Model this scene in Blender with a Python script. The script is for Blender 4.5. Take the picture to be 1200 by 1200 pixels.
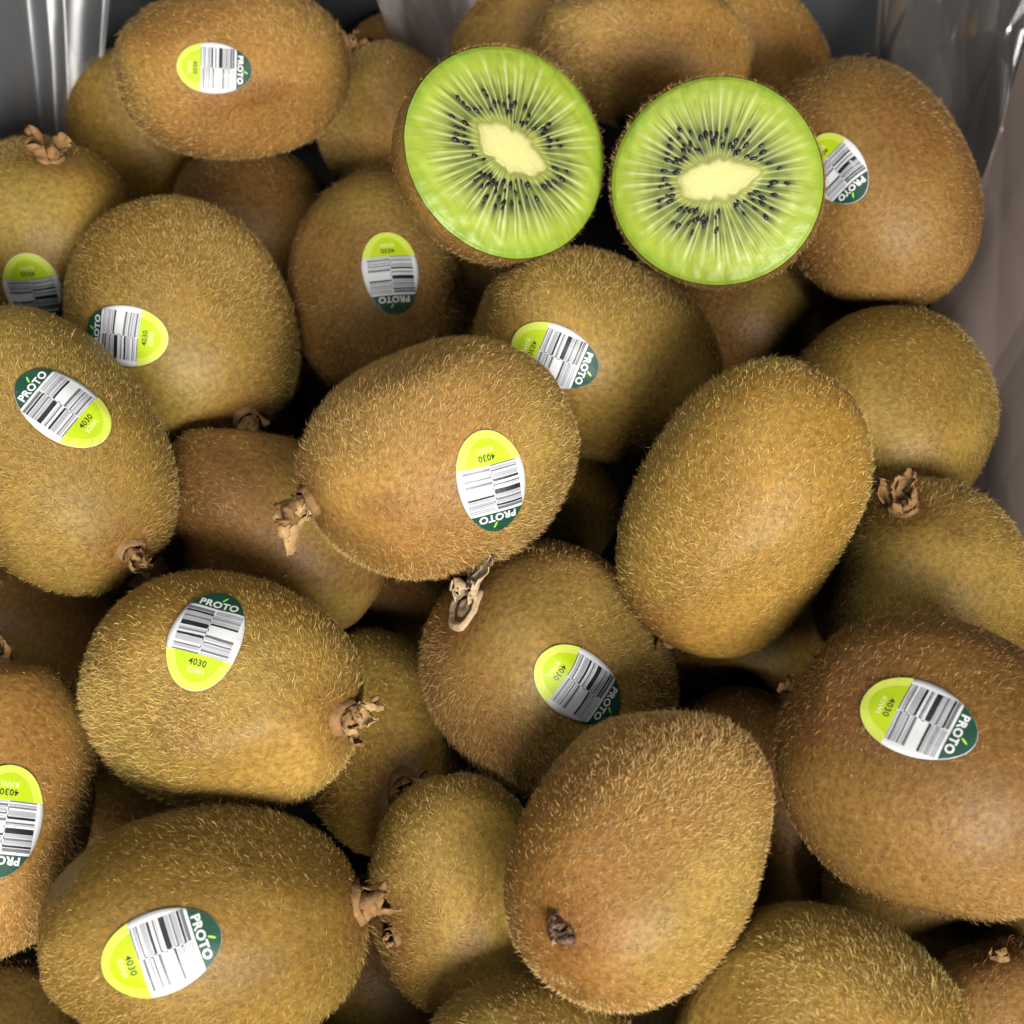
import bpy, math
import numpy as np
from mathutils import Vector, Matrix
from mathutils.bvhtree import BVHTree

scene = bpy.context.scene
for o in list(bpy.data.objects):
    bpy.data.objects.remove(o)
COL = scene.collection

# ------------------------------------------------------------------ camera
cam_data = bpy.data.cameras.new('camera')
cam = bpy.data.objects.new('camera', cam_data)
COL.objects.link(cam)
PITCH = math.radians(62)
cam.location = (0, -0.35 * math.cos(PITCH), 0.35 * math.sin(PITCH))
cam.rotation_euler = (math.radians(90) - PITCH, 0, 0)
cam_data.sensor_width = 36
cam_data.lens = 18 / 0.32
cam_data.clip_start = 0.01
cam_data.clip_end = 20
cam_data.dof.use_dof = True
cam_data.dof.focus_distance = 0.305
cam_data.dof.aperture_fstop = cam_data.lens / 2.3
scene.camera = cam

# ------------------------------------------------------------------ light: a shop, a soft lamp overhead and a bright front, plus added glint strips
world = bpy.data.worlds.new('World')
scene.world = world
world.use_nodes = True
bg = world.node_tree.nodes['Background']
bg.inputs['Color'].default_value = (0.92, 0.95, 1.0, 1)
bg.inputs['Strength'].default_value = 0.008

def area(name, loc, target, sx, sy, power, color):
    d = bpy.data.lights.new(name, 'AREA')
    d.shape = 'RECTANGLE'; d.size = sx; d.size_y = sy; d.energy = power; d.color = color
    o = bpy.data.objects.new(name, d); COL.objects.link(o)
    o.location = loc
    o.rotation_euler = (Vector(target) - Vector(loc)).to_track_quat('-Z', 'Y').to_euler()
    return o
area('shop_front_light', (0.28, -1.02, 0.78), (0, 0, 0), 0.75, 0.42, 40, (1.0, 0.96, 0.90))
area('ceiling_lamp', (-0.30, -0.02, 1.12), (0, 0, 0), 0.45, 0.45, 4.2, (1.0, 0.95, 0.88))
area('glint_strip', (1.1, 0.9, 2.1), (0, 0, 0), 0.18, 1.6, 3.5, (0.95, 0.98, 1.0))  # this strip and the next are added to put highlights on the liner film
area('glint_strip', (-1.3, 1.0, 2.1), (0, 0, 0), 0.18, 1.6, 3.5, (0.95, 0.98, 1.0))

scene.view_settings.view_transform = 'Standard'
scene.view_settings.look = 'None'
scene.view_settings.gamma = 1
scene.view_settings.use_curve_mapping = False
scene.view_settings.exposure = 0.0
scene.cycles.max_bounces = 8
scene.cycles.diffuse_bounces = 0
scene.cycles.transparent_max_bounces = 12
scene.cycles.use_denoising = True
try:
    scene.cycles.denoising_prefilter = 'ACCURATE'
    scene.cycles.denoising_input_passes = 'RGB_ALBEDO_NORMAL'
except Exception:
    pass

# ------------------------------------------------------------------ layout (metres): a heap of fruit 25 cm across
LAYOUT = {
 '1': {'loc': [-0.06604, 0.10715, 0.02184], 'axis': [0.9048, 0.3575, -0.2312], 'L': 0.02777, 'B': 0.02022, 'x': [-0.3675, 0.93, 0.0], 'st': [[-0.01274, 0.01411, -0.00946], [-0.2955, 0.0465, 0.9542], 0.75], 'cx': [[-0.00089, 0.00611, 0.02644], 'tuft'], 'cd': [[-0.3, 0.15, 0.942], [0.665, 0.741, 0.094]]},
 '2': {'loc': [-0.09881, 0.12589, -0.02239], 'axis': [0.4425, -0.459, -0.7704], 'L': 0.02404, 'B': 0.01887, 'x': [0.72, 0.694, -0.0]},
 '3': {'loc': [-0.11272, 0.07133, 0.00069], 'axis': [0.2119, 0.4067, 0.8886], 'L': 0.02596, 'B': 0.02297, 'x': [-0.8868, 0.4621, 0.0], 'st': [[-0.01265, 0.01913, 0.00154], [-0.4535, 0.3024, -0.8384], 1], 'cx': [[-0.00286, 0.00151, 0.0257], 'cup'], 'cd': [[-0.772, -0.628, 0.093], [0.351, -0.301, 0.887]]},
 '4': {'loc': [-0.07416, 0.04164, 0.00949], 'axis': [0.3597, -0.8057, -0.4706], 'L': 0.02986, 'B': 0.02417, 'x': [0.9131, 0.4076, -0.0], 'st': [[-0.01285, 0.02048, -8e-05], [-0.9012, 0.0553, -0.4299], 1], 'cx': [[0.00505, 0.0123, 0.02494], 'cup'], 'cd': [[0.935, 0.03, 0.352], [0.348, 0.091, -0.933]]},
 '5': {'loc': [-0.09367, -0.00239, 0.03081], 'axis': [0.6101, -0.7459, -0.2672], 'L': 0.03139, 'B': 0.02205, 'x': [0.774, 0.6331, -0.0], 'st': [[0.00545, 0.02134, 0.00143], [-0.2939, 0.2801, -0.9139], 1.08], 'cx': [[0.0008, 0.0087, 0.02882], 'flap'], 'cd': [[0.819, -0.057, 0.571], [0.566, 0.247, -0.787]]},
 '6': {'loc': [-0.03106, 0.06168, -0.00186], 'axis': [-0.0624, 0.9675, 0.2449], 'L': 0.0282, 'B': 0.02101, 'x': [-0.9979, -0.0644, 0.0], 'st': [[-0.0032, 0.02046, -0.00471], [-0.018, -0.3839, -0.9232], 1]},
 '9': {'loc': [-0.0139, -0.00763, 0.03681], 'axis': [-0.9327, -0.3312, -0.143], 'L': 0.02788, 'B': 0.02285, 'x': [0.3346, -0.9424, 0.0], 'st': [[0.01668, 0.01454, -0.00699], [0.8809, -0.4615, 0.1052], 1.05], 'cx': [[0.00293, 0.00759, 0.02605], 'jut'], 'cd': [[0.276, -0.245, -0.929], [-0.829, 0.428, -0.359]]},
 '10': {'loc': [0.01882, 0.03163, 0.01349], 'axis': [0.8615, -0.0744, -0.5022], 'L': 0.02866, 'B': 0.02193, 'x': [0.086, 0.9963, -0.0], 'st': [[-0.0132, 0.0119, -0.0168], [-0.2454, 0.3173, 0.916], 1]},
 '11': {'loc': [0.04479, -0.01878, 0.03671], 'axis': [-0.4401, -0.6748, -0.5925], 'L': 0.02971, 'B': 0.02083, 'x': [0.8376, -0.5463, 0.0], 'cx': [[-0.00026, 0.00351, 0.02928], 'nub'], 'cd': [[0.855, -0.231, -0.465], [-0.501, -0.135, -0.855]]},
 '12': {'loc': [0.08463, 0.07985, 0.013], 'axis': [-0.3571, 0.913, 0.197], 'L': 0.03123, 'B': 0.02296, 'x': [-0.9313, -0.3643, 0.0], 'st': [[0.01518, 0.01723, -0.00015], [-0.4591, -0.1523, -0.8753], 1]},
 '13': {'loc': [0.08538, 0.02389, -0.00018], 'axis': [0.2012, 0.9788, -0.0386], 'L': 0.02603, 'B': 0.02303, 'x': [-0.9795, 0.2013, 0.0]},
 '14': {'loc': [0.08602, -0.02406, 0.00543], 'axis': [-0.327, 0.4345, 0.8392], 'L': 0.02505, 'B': 0.02217, 'x': [-0.799, -0.6013, 0.0], 'cx': [[-0.00112, -4e-05, 0.02502], 'cup'], 'cd': [[-0.708, 0.68, -0.19], [-0.53, -0.333, 0.78]]},
 '15': {'loc': [0.07589, -0.07013, 0.03549], 'axis': [-0.786, 0.6095, -0.1035], 'L': 0.02833, 'B': 0.02507, 'x': [-0.6128, -0.7903, 0.0], 'st': [[0.00494, 0.02419, 0.00488], [-0.1177, -0.0686, -0.9907], 1.12], 'cx': [[0.00272, 0.00336, 0.0279], 'nub'], 'cd': [[-0.552, 0.076, -0.83], [-0.734, 0.428, 0.527]]},
 '16': {'loc': [0.00796, -0.04047, 0.00758], 'axis': [-0.6755, 0.2552, 0.6917], 'L': 0.02707, 'B': 0.02396, 'x': [-0.3534, -0.9355, 0.0], 'st': [[0.00909, 0.02091, 0.00831], [0.1731, 0.5533, -0.8148], 1], 'cx': [[0.00124, 0.00199, 0.02694], 'ring'], 'cd': [[-0.365, 0.624, -0.691], [-0.85, 0.079, 0.52]]},
 '17': {'loc': [0.02332, -0.08436, 0.03209], 'axis': [-0.5199, -0.848, 0.1026], 'L': 0.02871, 'B': 0.02099, 'x': [0.8525, -0.5227, 0.0], 'cx': [[-0.00376, 0.01122, 0.02371], 'knob'], 'cd': [[0.856, 0.083, -0.511], [-0.508, 0.316, -0.801]]},
 '18': {'loc': [-0.0552, -0.05079, 0.02155], 'axis': [0.978, -0.1793, -0.1066], 'L': 0.02703, 'B': 0.0222, 'x': [0.1803, 0.9836, -0.0], 'st': [[0.0024, 0.02194, -0.00288], [0.9355, 0.3497, 0.05], 1.08], 'cx': [[-0.00324, 0.00928, 0.02423], 'ring2'], 'cd': [[0.215, 0.008, 0.977], [0.92, 0.333, -0.205]]},
 '19': {'loc': [-0.05511, -0.09533, 0.01973], 'axis': [0.9541, 0.1964, -0.226], 'L': 0.02883, 'B': 0.02141, 'x': [-0.2016, 0.9795, 0.0], 'st': [[-0.00799, 0.01866, -0.00918], [0.216, 0.1173, 0.9693], 1.15], 'cx': [[-0.00228, 0.00894, 0.02602], 'cup'], 'cd': [[-0.178, 0.133, 0.975], [0.95, 0.282, 0.135]]},
 '20': {'loc': [-0.1007, -0.06963, 0.01166], 'axis': [0.0559, 0.9789, 0.1967], 'L': 0.02908, 'B': 0.02006, 'x': [-0.9984, 0.057, 0.0], 'st': [[-0.00964, 0.01732, -0.00445], [0.045, -0.0676, -0.9967], 1.12], 'cx': [[0.00032, 0.00278, 0.0288], 'flap'], 'cd': [[-0.945, -0.307, 0.114], [0.052, 0.201, 0.978]]},
 '21': {'loc': [-0.05194, -0.00575, 0.00219], 'axis': [0.81, -0.4536, -0.3715], 'L': 0.02791, 'B': 0.01999, 'x': [0.4886, 0.8725, -0.0]},
 '22': {'loc': [-0.00987, -0.08462, 0.00223], 'axis': [0.1391, -0.9574, -0.2532], 'L': 0.02343, 'B': 0.01685, 'x': [0.9896, 0.1438, -0.0], 'cx': [[-0.01308, 0.00983, 0.00563], 'nub'], 'cd': [[0.989, -0.034, 0.141], [0.14, -0.023, -0.99]]},
 '23': {'loc': [0.00302, -0.11805, 0.01291], 'axis': [0.9848, -0.1731, -0.017], 'L': 0.01911, 'B': 0.01578, 'x': [0.1731, 0.9849, -0.0]},
 '24': {'loc': [0.05399, -0.11573, 0.01816], 'axis': [0.9365, -0.3497, 0.0256], 'L': 0.02604, 'B': 0.02304, 'x': [0.3498, 0.9368, -0.0]},
 '25': {'loc': [-0.02772, -0.0466, -0.0157], 'axis': [0.2982, -0.9204, 0.253], 'L': 0.02693, 'B': 0.01869, 'x': [0.9513, 0.3082, -0.0], 'cx': [[0.00069, 0.01112, 0.02163], 'ring2'], 'cd': [[0.956, -0.134, 0.263], [0.293, 0.529, -0.796]]},
 '26': {'loc': [0.05412, -0.05523, -0.02929], 'axis': [0.4943, -0.8473, -0.1941], 'L': 0.02585, 'B': 0.01913, 'x': [0.8638, 0.5039, -0.0]},
 '27': {'loc': [0.00554, 0.01251, -0.01721], 'axis': [0.8659, -0.4457, -0.2269], 'L': 0.02009, 'B': 0.01672, 'x': [0.4577, 0.8891, -0.0]},
 '28': {'loc': [0.03194, 0.12043, 0.01427], 'axis': [0.9873, -0.1535, -0.0414], 'L': 0.02635, 'B': 0.01817, 'x': [0.1537, 0.9881, -0.0]},
 '29': {'loc': [0.00496, 0.14381, -0.00557], 'axis': [0.866, 0.3504, 0.3568], 'L': 0.02444, 'B': 0.01814, 'x': [-0.3751, 0.927, 0.0]},
 '30': {'loc': [0.0647, 0.14885, -0.01515], 'axis': [0.6363, -0.6144, -0.4665], 'L': 0.02576, 'B': 0.01814, 'x': [0.6946, 0.7194, -0.0]},
 '31': {'loc': [-0.03014, 0.1147, -0.00638], 'axis': [0.4987, -0.625, -0.6005], 'L': 0.02173, 'B': 0.01889, 'x': [0.7817, 0.6237, -0.0]},
 '32': {'loc': [-0.03017, 0.14552, -0.0267], 'axis': [-0.4463, 0.3456, 0.8255], 'L': 0.0212, 'B': 0.01803, 'x': [-0.6123, -0.7907, 0.0], 'cx': [[0.00691, 0.00801, 0.01717], 'tuft'], 'cd': [[-0.656, 0.587, -0.474], [-0.569, 0.029, 0.822]]},
 '33': {'loc': [0.05608, 0.06373, -0.01745], 'axis': [0.9305, -0.3554, -0.0884], 'L': 0.02077, 'B': 0.01655, 'x': [0.3568, 0.9342, -0.0]},
 '34': {'loc': [-0.0668, 0.09814, -0.02426], 'axis': [0.9283, -0.1783, -0.3264], 'L': 0.0226, 'B': 0.01971, 'x': [0.1886, 0.9821, -0.0]},
 '35': {'loc': [-0.10708, -0.0197, -0.02377], 'axis': [0.9445, -0.0482, -0.3248], 'L': 0.02209, 'B': 0.0163, 'x': [0.0509, 0.9987, -0.0]},
 '36': {'loc': [0.08345, -0.07894, -0.01096], 'axis': [0.955, -0.2298, 0.1877], 'L': 0.02091, 'B': 0.0166, 'x': [0.234, 0.9722, -0.0]},
 '37': {'loc': [0.09222, -0.11051, -0.00118], 'axis': [-0.2849, 0.7655, 0.5769], 'L': 0.01913, 'B': 0.0154, 'x': [-0.9372, -0.3488, 0.0], 'cx': [[-0.00114, 0.00422, 0.01834], 'nub'], 'cd': [[-0.878, 0.45, -0.162], [-0.34, -0.35, 0.873]]},
 '38': {'loc': [-0.10517, -0.10491, -0.02671], 'axis': [0.9556, 0.0514, -0.2902], 'L': 0.01756, 'B': 0.01462, 'x': [-0.0537, 0.9986, 0.0]},
 '39': {'loc': [0.05267, -0.01133, -0.03649], 'axis': [0.8577, -0.5056, -0.0931], 'L': 0.02141, 'B': 0.01779, 'x': [0.5078, 0.8615, -0.0]},
 '40': {'loc': [0.08618, 0.07858, -0.03106], 'axis': [0.7503, -0.613, -0.2477], 'L': 0.02132, 'B': 0.01779, 'x': [0.6327, 0.7744, -0.0]},
 '41': {'loc': [-0.08755, -0.06147, -0.04047], 'axis': [0.9137, -0.2661, -0.3072], 'L': 0.02065, 'B': 0.01742, 'x': [0.2796, 0.9601, -0.0]},
 '42': {'loc': [-0.00857, 0.0167, -0.04966], 'axis': [0.4999, -0.7683, -0.3997], 'L': 0.02282, 'B': 0.01896, 'x': [0.8382, 0.5453, -0.0]},
 '43': {'loc': [0.02906, -0.09584, -0.04028], 'axis': [0.9967, -0.0157, 0.0799], 'L': 0.01971, 'B': 0.01662, 'x': [0.0157, 0.9999, -0.0]},
 '44': {'loc': [-0.03118, -0.08869, -0.04026], 'axis': [0.7044, -0.6781, -0.2097], 'L': 0.01953, 'B': 0.01623, 'x': [0.6935, 0.7204, -0.0]},
 '45': {'loc': [-0.00224, 0.08655, -0.03381], 'axis': [0.342, -0.7573, -0.5564], 'L': 0.02164, 'B': 0.01828, 'x': [0.9114, 0.4116, -0.0]},
 '46': {'loc': [-0.06677, 0.04431, -0.03746], 'axis': [0.9866, 0.084, -0.1395], 'L': 0.02294, 'B': 0.01971, 'x': [-0.0849, 0.9964, 0.0]},
 '47': {'loc': [-0.03123, -0.0083, -0.03589], 'axis': [0.8631, -0.4262, -0.2709], 'L': 0.02045, 'B': 0.01743, 'x': [0.4428, 0.8966, -0.0]},
 '48': {'loc': [-0.08553, 0.00679, -0.04298], 'axis': [0.1696, -0.8695, -0.4639], 'L': 0.02013, 'B': 0.01763, 'x': [0.9815, 0.1915, -0.0]}}
HALVES = {
 'A': {'loc': [-0.00108, 0.06058, 0.04741], 'n': [0.387, -0.4055, 0.8281], 'x': [0.9221, 0.1702, -0.3476], 'R': 0.02262, 'L': 0.02533},
 'B': {'loc': [0.0429, 0.0541, 0.04559], 'n': [-0.1813, -0.4981, 0.8479], 'x': [0.9834, -0.0918, 0.1563], 'R': 0.02199, 'L': 0.02462}}

# ------------------------------------------------------------------ materials
def new_mat(name):
    m = bpy.data.materials.new(name); m.use_nodes = True
    nt = m.node_tree
    return m, nt, nt.nodes['Principled BSDF']
def N(nt, t, **kw):
    n = nt.nodes.new(t)
    for k, v in kw.items(): setattr(n, k, v)
    return n
def simple(name, col, rough=.5, spec=.4, noise=0, scale=400, bump=0, sss=0):
    m, nt, p = new_mat(name)
    p.inputs['Roughness'].default_value = rough
    p.inputs['Specular IOR Level'].default_value = spec
    if sss:
        p.inputs['Subsurface Weight'].default_value = sss
        p.inputs['Subsurface Radius'].default_value = (1, .8, .3)
        p.inputs['Subsurface Scale'].default_value = .0015
    if noise or bump:
        tc = N(nt, 'ShaderNodeTexCoord'); nz = N(nt, 'ShaderNodeTexNoise')
        nz.inputs['Scale'].default_value = scale; nz.inputs['Detail'].default_value = 4
        nt.links.new(tc.outputs['Object'], nz.inputs['Vector'])
        mx = N(nt, 'ShaderNodeMix', data_type='RGBA')
        mx.inputs['A'].default_value = tuple(c * (1 - noise) for c in col) + (1,)
        mx.inputs['B'].default_value = tuple(min(1, c * (1 + noise)) for c in col) + (1,)
        nt.links.new(nz.outputs['Fac'], mx.inputs['Factor'])
        nt.links.new(mx.outputs['Result'], p.inputs['Base Color'])
        if bump:
            b = N(nt, 'ShaderNodeBump'); b.inputs['Strength'].default_value = bump; b.inputs['Distance'].default_value = .0004
            nt.links.new(nz.outputs['Fac'], b.inputs['Height']); nt.links.new(b.outputs['Normal'], p.inputs['Normal'])
    else:
        p.inputs['Base Color'].default_value = tuple(col) + (1,)
    return m

def skin_material():
    m, nt, p = new_mat('kiwi_skin')
    at = N(nt, 'ShaderNodeAttribute', attribute_name='tint')
    tc = N(nt, 'ShaderNodeTexCoord')
    nz = N(nt, 'ShaderNodeTexNoise'); nz.inputs['Scale'].default_value = 900; nz.inputs['Detail'].default_value = 3
    nt.links.new(tc.outputs['Object'], nz.inputs['Vector'])
    hs = N(nt, 'ShaderNodeMapRange'); hs.inputs['From Min'].default_value = .3; hs.inputs['From Max'].default_value = .7
    hs.inputs['To Min'].default_value = .72; hs.inputs['To Max'].default_value = 1.28
    nt.links.new(nz.outputs['Fac'], hs.inputs['Value'])
    mul = N(nt, 'ShaderNodeVectorMath', operation='SCALE')
    nt.links.new(at.outputs['Color'], mul.inputs[0]); nt.links.new(hs.outputs['Result'], mul.inputs['Scale'])
    nt.links.new(mul.outputs['Vector'], p.inputs['Base Color'])
    b = N(nt, 'ShaderNodeBump'); b.inputs['Strength'].default_value = .5; b.inputs['Distance'].default_value = .0004
    nt.links.new(nz.outputs['Fac'], b.inputs['Height']); nt.links.new(b.outputs['Normal'], p.inputs['Normal'])
    p.inputs['Roughness'].default_value = .46
    p.inputs['Specular IOR Level'].default_value = .19
    return m
def fuzz_material():
    m, nt, p = new_mat('kiwi_fuzz')
    at = N(nt, 'ShaderNodeAttribute', attribute_name='tint')
    nt.links.new(at.outputs['Color'], p.inputs['Base Color'])
    p.inputs['Roughness'].default_value = .55
    p.inputs['Specular IOR Level'].default_value = .15
    tr = N(nt, 'ShaderNodeBsdfTranslucent'); nt.links.new(at.outputs['Color'], tr.inputs['Color'])
    mx = N(nt, 'ShaderNodeMixShader'); mx.inputs['Fac'].default_value = .12
    out = nt.nodes['Material Output']
    nt.links.new(p.outputs['BSDF'], mx.inputs[1]); nt.links.new(tr.outputs['BSDF'], mx.inputs[2])
    nt.links.new(mx.outputs['Shader'], out.inputs['Surface'])
    return m
def flesh_material():
    m, nt, p = new_mat('kiwi_flesh')
    at = N(nt, 'ShaderNodeAttribute', attribute_name='tint')
    nt.links.new(at.outputs['Color'], p.inputs['Base Color'])
    p.inputs['Roughness'].default_value = .40
    p.inputs['Specular IOR Level'].default_value = .3
    p.inputs['Subsurface Weight'].default_value = .2
    p.inputs['Subsurface Radius'].default_value = (1, 1.2, .3)
    p.inputs['Subsurface Scale'].default_value = .0006
    tc = N(nt, 'ShaderNodeTexCoord')
    nz = N(nt, 'ShaderNodeTexNoise'); nz.inputs['Scale'].default_value = 700; nz.inputs['Detail'].default_value = 3
    nt.links.new(tc.outputs['Object'], nz.inputs['Vector'])
    b = N(nt, 'ShaderNodeBump'); b.inputs['Strength'].default_value = .35; b.inputs['Distance'].default_value = .0004
    nt.links.new(nz.outputs['Fac'], b.inputs['Height']); nt.links.new(b.outputs['Normal'], p.inputs['Normal'])
    return m
def film_material(name, col, op, gloss=.14, shine=.08):
    m, nt, p = new_mat(name)
    p.inputs['Base Color'].default_value = tuple(col) + (1,)
    p.inputs['Roughness'].default_value = .35
    p.inputs['Specular IOR Level'].default_value = .3
    tl = N(nt, 'ShaderNodeBsdfTranslucent'); tl.inputs['Color'].default_value = tuple(col) + (1,)
    m1 = N(nt, 'ShaderNodeMixShader'); m1.inputs['Fac'].default_value = .35
    nt.links.new(p.outputs['BSDF'], m1.inputs[1]); nt.links.new(tl.outputs['BSDF'], m1.inputs[2])
    tp = N(nt, 'ShaderNodeBsdfTransparent')
    lw = N(nt, 'ShaderNodeLayerWeight'); lw.inputs['Blend'].default_value = .5
    mr = N(nt, 'ShaderNodeMapRange'); mr.inputs['To Min'].default_value = op; mr.inputs['To Max'].default_value = min(1, op + .4)
    nt.links.new(lw.outputs['Facing'], mr.inputs['Value'])
    m2 = N(nt, 'ShaderNodeMixShader')
    nt.links.new(mr.outputs['Result'], m2.inputs['Fac'])
    nt.links.new(tp.outputs['BSDF'], m2.inputs[1]); nt.links.new(m1.outputs['Shader'], m2.inputs[2])
    gl = N(nt, 'ShaderNodeBsdfGlossy'); gl.inputs['Roughness'].default_value = gloss
    pw = N(nt, 'ShaderNodeMath', operation='POWER'); pw.inputs[1].default_value = 3
    nt.links.new(lw.outputs['Facing'], pw.inputs[0])
    fr = N(nt, 'ShaderNodeMath', operation='MULTIPLY_ADD'); fr.inputs[1].default_value = .55; fr.inputs[2].default_value = shine
    nt.links.new(pw.outputs['Value'], fr.inputs[0])
    m3 = N(nt, 'ShaderNodeMixShader')
    nt.links.new(fr.outputs['Value'], m3.inputs['Fac'])
    nt.links.new(m2.outputs['Shader'], m3.inputs[1]); nt.links.new(gl.outputs['BSDF'], m3.inputs[2])
    nt.links.new(m3.outputs['Shader'], nt.nodes['Material Output'].inputs['Surface'])
    return m

M = dict(
    skin=skin_material(), fuzz=fuzz_material(), flesh=flesh_material(),
    film=film_material('liner_film', (.30, .31, .33), .20, .30, .06),
    film_milky=film_material('liner_film_milky', (.80, .62, .55), .60, .3),
    film_mauve=film_material('liner_film_doubled', (.13, .096, .086), .62, .6, .03),
    film_grey=film_material('liner_film_creased', (.32, .29, .275), .24, .16, .20),
    sepal_mid=simple('tan_dried_sepal', (.36, .22, .095), .7, .25, .5, 900, .6),
    sepal=simple('dried_sepal', (.22, .120, .045), .7, .25, .5, 900, .6),
    sepal_pale=simple('pale_dried_sepal', (.40, .29, .17), .65, .25, .4, 900, .6),
    scar=simple('stem_scar', (.20, .115, .05), .75, .2, .5, 1200, .8),
    scar_dark=simple('blossom_remnant', (.11, .06, .035), .55, .4, .6, 1500, .8),
    seed=simple('kiwi_seed', (.010, .008, .008), .35, .35),
    core=simple('kiwi_core', (.64, .61, .24), .45, .3, .10, 900, .4, sss=.2),
    st_white=simple('sticker_white', (.56, .57, .59), .5, .3),
    st_dark=simple('sticker_dark_green', (.008, .050, .030), .5, .3),
    st_lime=simple('sticker_lime', (.36, .48, .008), .5, .3),
    st_pale=simple('sticker_pale_lime', (.47, .55, .07), .5, .3),
    pale_ink=simple('sticker_pale_ink', (.62, .66, .28), .5, .3),
    ink=simple('sticker_black_ink', (.012, .013, .016), .4, .4),
    grey=simple('sticker_grey_ink', (.11, .115, .13), .4, .4),
    lgrey=simple('sticker_light_grey_ink', (.30, .31, .34), .4, .4),
    print_white=simple('sticker_white_ink', (.62, .63, .63), .35, .5),
    leaf=simple('sticker_leaf_green', (.28, .60, .05), .35, .5),
    card=simple('box_cardboard', (.012, .012, .013), .8, .08, .3, 60, .2),
    counter=simple('counter_surface', (.04, .04, .045), .6, .3, .3, 20, .1),
)

# ------------------------------------------------------------------ helpers
def mesh_np(name, verts, tris=None, quads=None, smooth=True, tint=None):
    me = bpy.data.meshes.new(name)
    verts = np.asarray(verts, np.float32).reshape(-1, 3)
    faces = []; sizes = []
    if quads is not None and len(quads):
        q = np.asarray(quads, np.int32); faces.append(q.ravel()); sizes.append(np.full(len(q), 4, np.int32))
    if tris is not None and len(tris):
        t = np.asarray(tris, np.int32); faces.append(t.ravel()); sizes.append(np.full(len(t), 3, np.int32))
    loops = np.concatenate(faces); sizes = np.concatenate(sizes)
    me.vertices.add(len(verts)); me.vertices.foreach_set('co', verts.ravel())
    me.loops.add(len(loops)); me.loops.foreach_set('vertex_index', loops)
    me.polygons.add(len(sizes))
    starts = np.concatenate([[0], np.cumsum(sizes)[:-1]]).astype(np.int32)
    me.polygons.foreach_set('loop_start', starts)
    me.polygons.foreach_set('use_smooth', np.full(len(sizes), smooth, bool))
    if tint is not None:
        a = me.attributes.new('tint', 'FLOAT_COLOR', 'POINT')
        c = np.ones((len(verts), 4), np.float32); c[:, :3] = tint
        a.data.foreach_set('color', c.ravel())
    me.update(calc_edges=True)
    me.validate()
    return me
def link(name, me, mat, parent=None):
    o = bpy.data.objects.new(name, me); COL.objects.link(o)
    if mat is not None and not me.materials: me.materials.append(mat)
    if parent is not None: o.parent = parent
    return o
def empty(name, label, cat, group=None):
    o = bpy.data.objects.new(name, None); o.empty_display_size = .01; COL.objects.link(o)
    o['label'] = label; o['category'] = cat
    if group: o['group'] = group
    return o
def grid_quads(nr, nc, wrap=False):
    r = np.arange(nr - 1)[:, None]; c = np.arange(nc if wrap else nc - 1)[None, :]
    c2 = (c + 1) % nc
    return np.stack([r * nc + c, r * nc + c2, (r + 1) * nc + c2, (r + 1) * nc + c], -1).reshape(-1, 4)
def unit(v):
    v = np.asarray(v, float); return v / np.maximum(np.linalg.norm(v, axis=-1, keepdims=True), 1e-12)
def waves(P, rng, n, f0, f1):
    """smooth pseudo-noise in about -1..1: a sum of random plane waves"""
    s = np.zeros(len(P))
    for _ in range(n):
        k = unit(rng.normal(size=3)) * rng.uniform(f0, f1)
        s += np.sin(P @ k + rng.uniform(0, 6.28))
    return s / math.sqrt(n / 2) / 1.6
def sm(x, a, b):
    t = np.clip((x - a) / (b - a), 0, 1); return t * t * (3 - 2 * t)

# ------------------------------------------------------------------ body of a fruit
NV, NU = 56, 84
def body_points(L, B, seed, half=False):
    rng = np.random.default_rng(seed)
    th = np.linspace(0, math.pi / 2 if half else math.pi, NV)[:, None] * np.ones((1, NU))
    ph = np.linspace(0, 2 * math.pi, NU, endpoint=False)[None, :] * np.ones((NV, 1))
    ct, st_ = np.cos(th), np.sin(th)
    z = np.sign(ct) * np.abs(ct) ** .93
    r = np.abs(st_) ** .90
    taper = rng.uniform(-.05, .05)
    r = r * (1 + taper * ct)
    fl = rng.uniform(0, .035)
    if half: fl = .0; r = np.abs(st_) * (1 + .06 * np.sin(2 * th))
    x = r * np.cos(ph) * (1 + fl); y = r * np.sin(ph) * (1 - fl)
    P = np.stack([x, y, z], -1).reshape(-1, 3)
    d = waves(P, rng, 7, 1.2, 3.0) * .018 + waves(P, rng, 9, 4, 8) * .0035
    if half: d = d * 0 + .012 * np.sin(2 * ph.ravel() + rng.uniform(0, 6)) + .008 * np.sin(3 * ph.ravel() + rng.uniform(0, 6))
    P = P * (1 + d)[:, None]
    if not half:
        for _ in range(4):                                  # flattened, slightly ridged flanks
            dr = unit(rng.normal(size=3) * [1, 1, .5]); s_ = P @ dr
            P = P - dr[None] * (np.maximum(0, s_ - .88) * rng.uniform(.3, .7))[:, None]
        phv = np.arctan2(P[:, 1], P[:, 0])
        P[:, :2] *= (1 + .010 * np.sin(3 * phv + rng.uniform(0, 6)) + .006 * np.sin(5 * phv + rng.uniform(0, 6)))[:, None]
    # the ends are drawn in a little round the scar
    if not half:
        for s in (1, -1):
            P[:, 2] -= s * .035 * np.exp(-(np.hypot(P[:, 0], P[:, 1]) / .20) ** 2) * (np.sign(P[:, 2]) == s)
    return P * [B, B, L]

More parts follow.
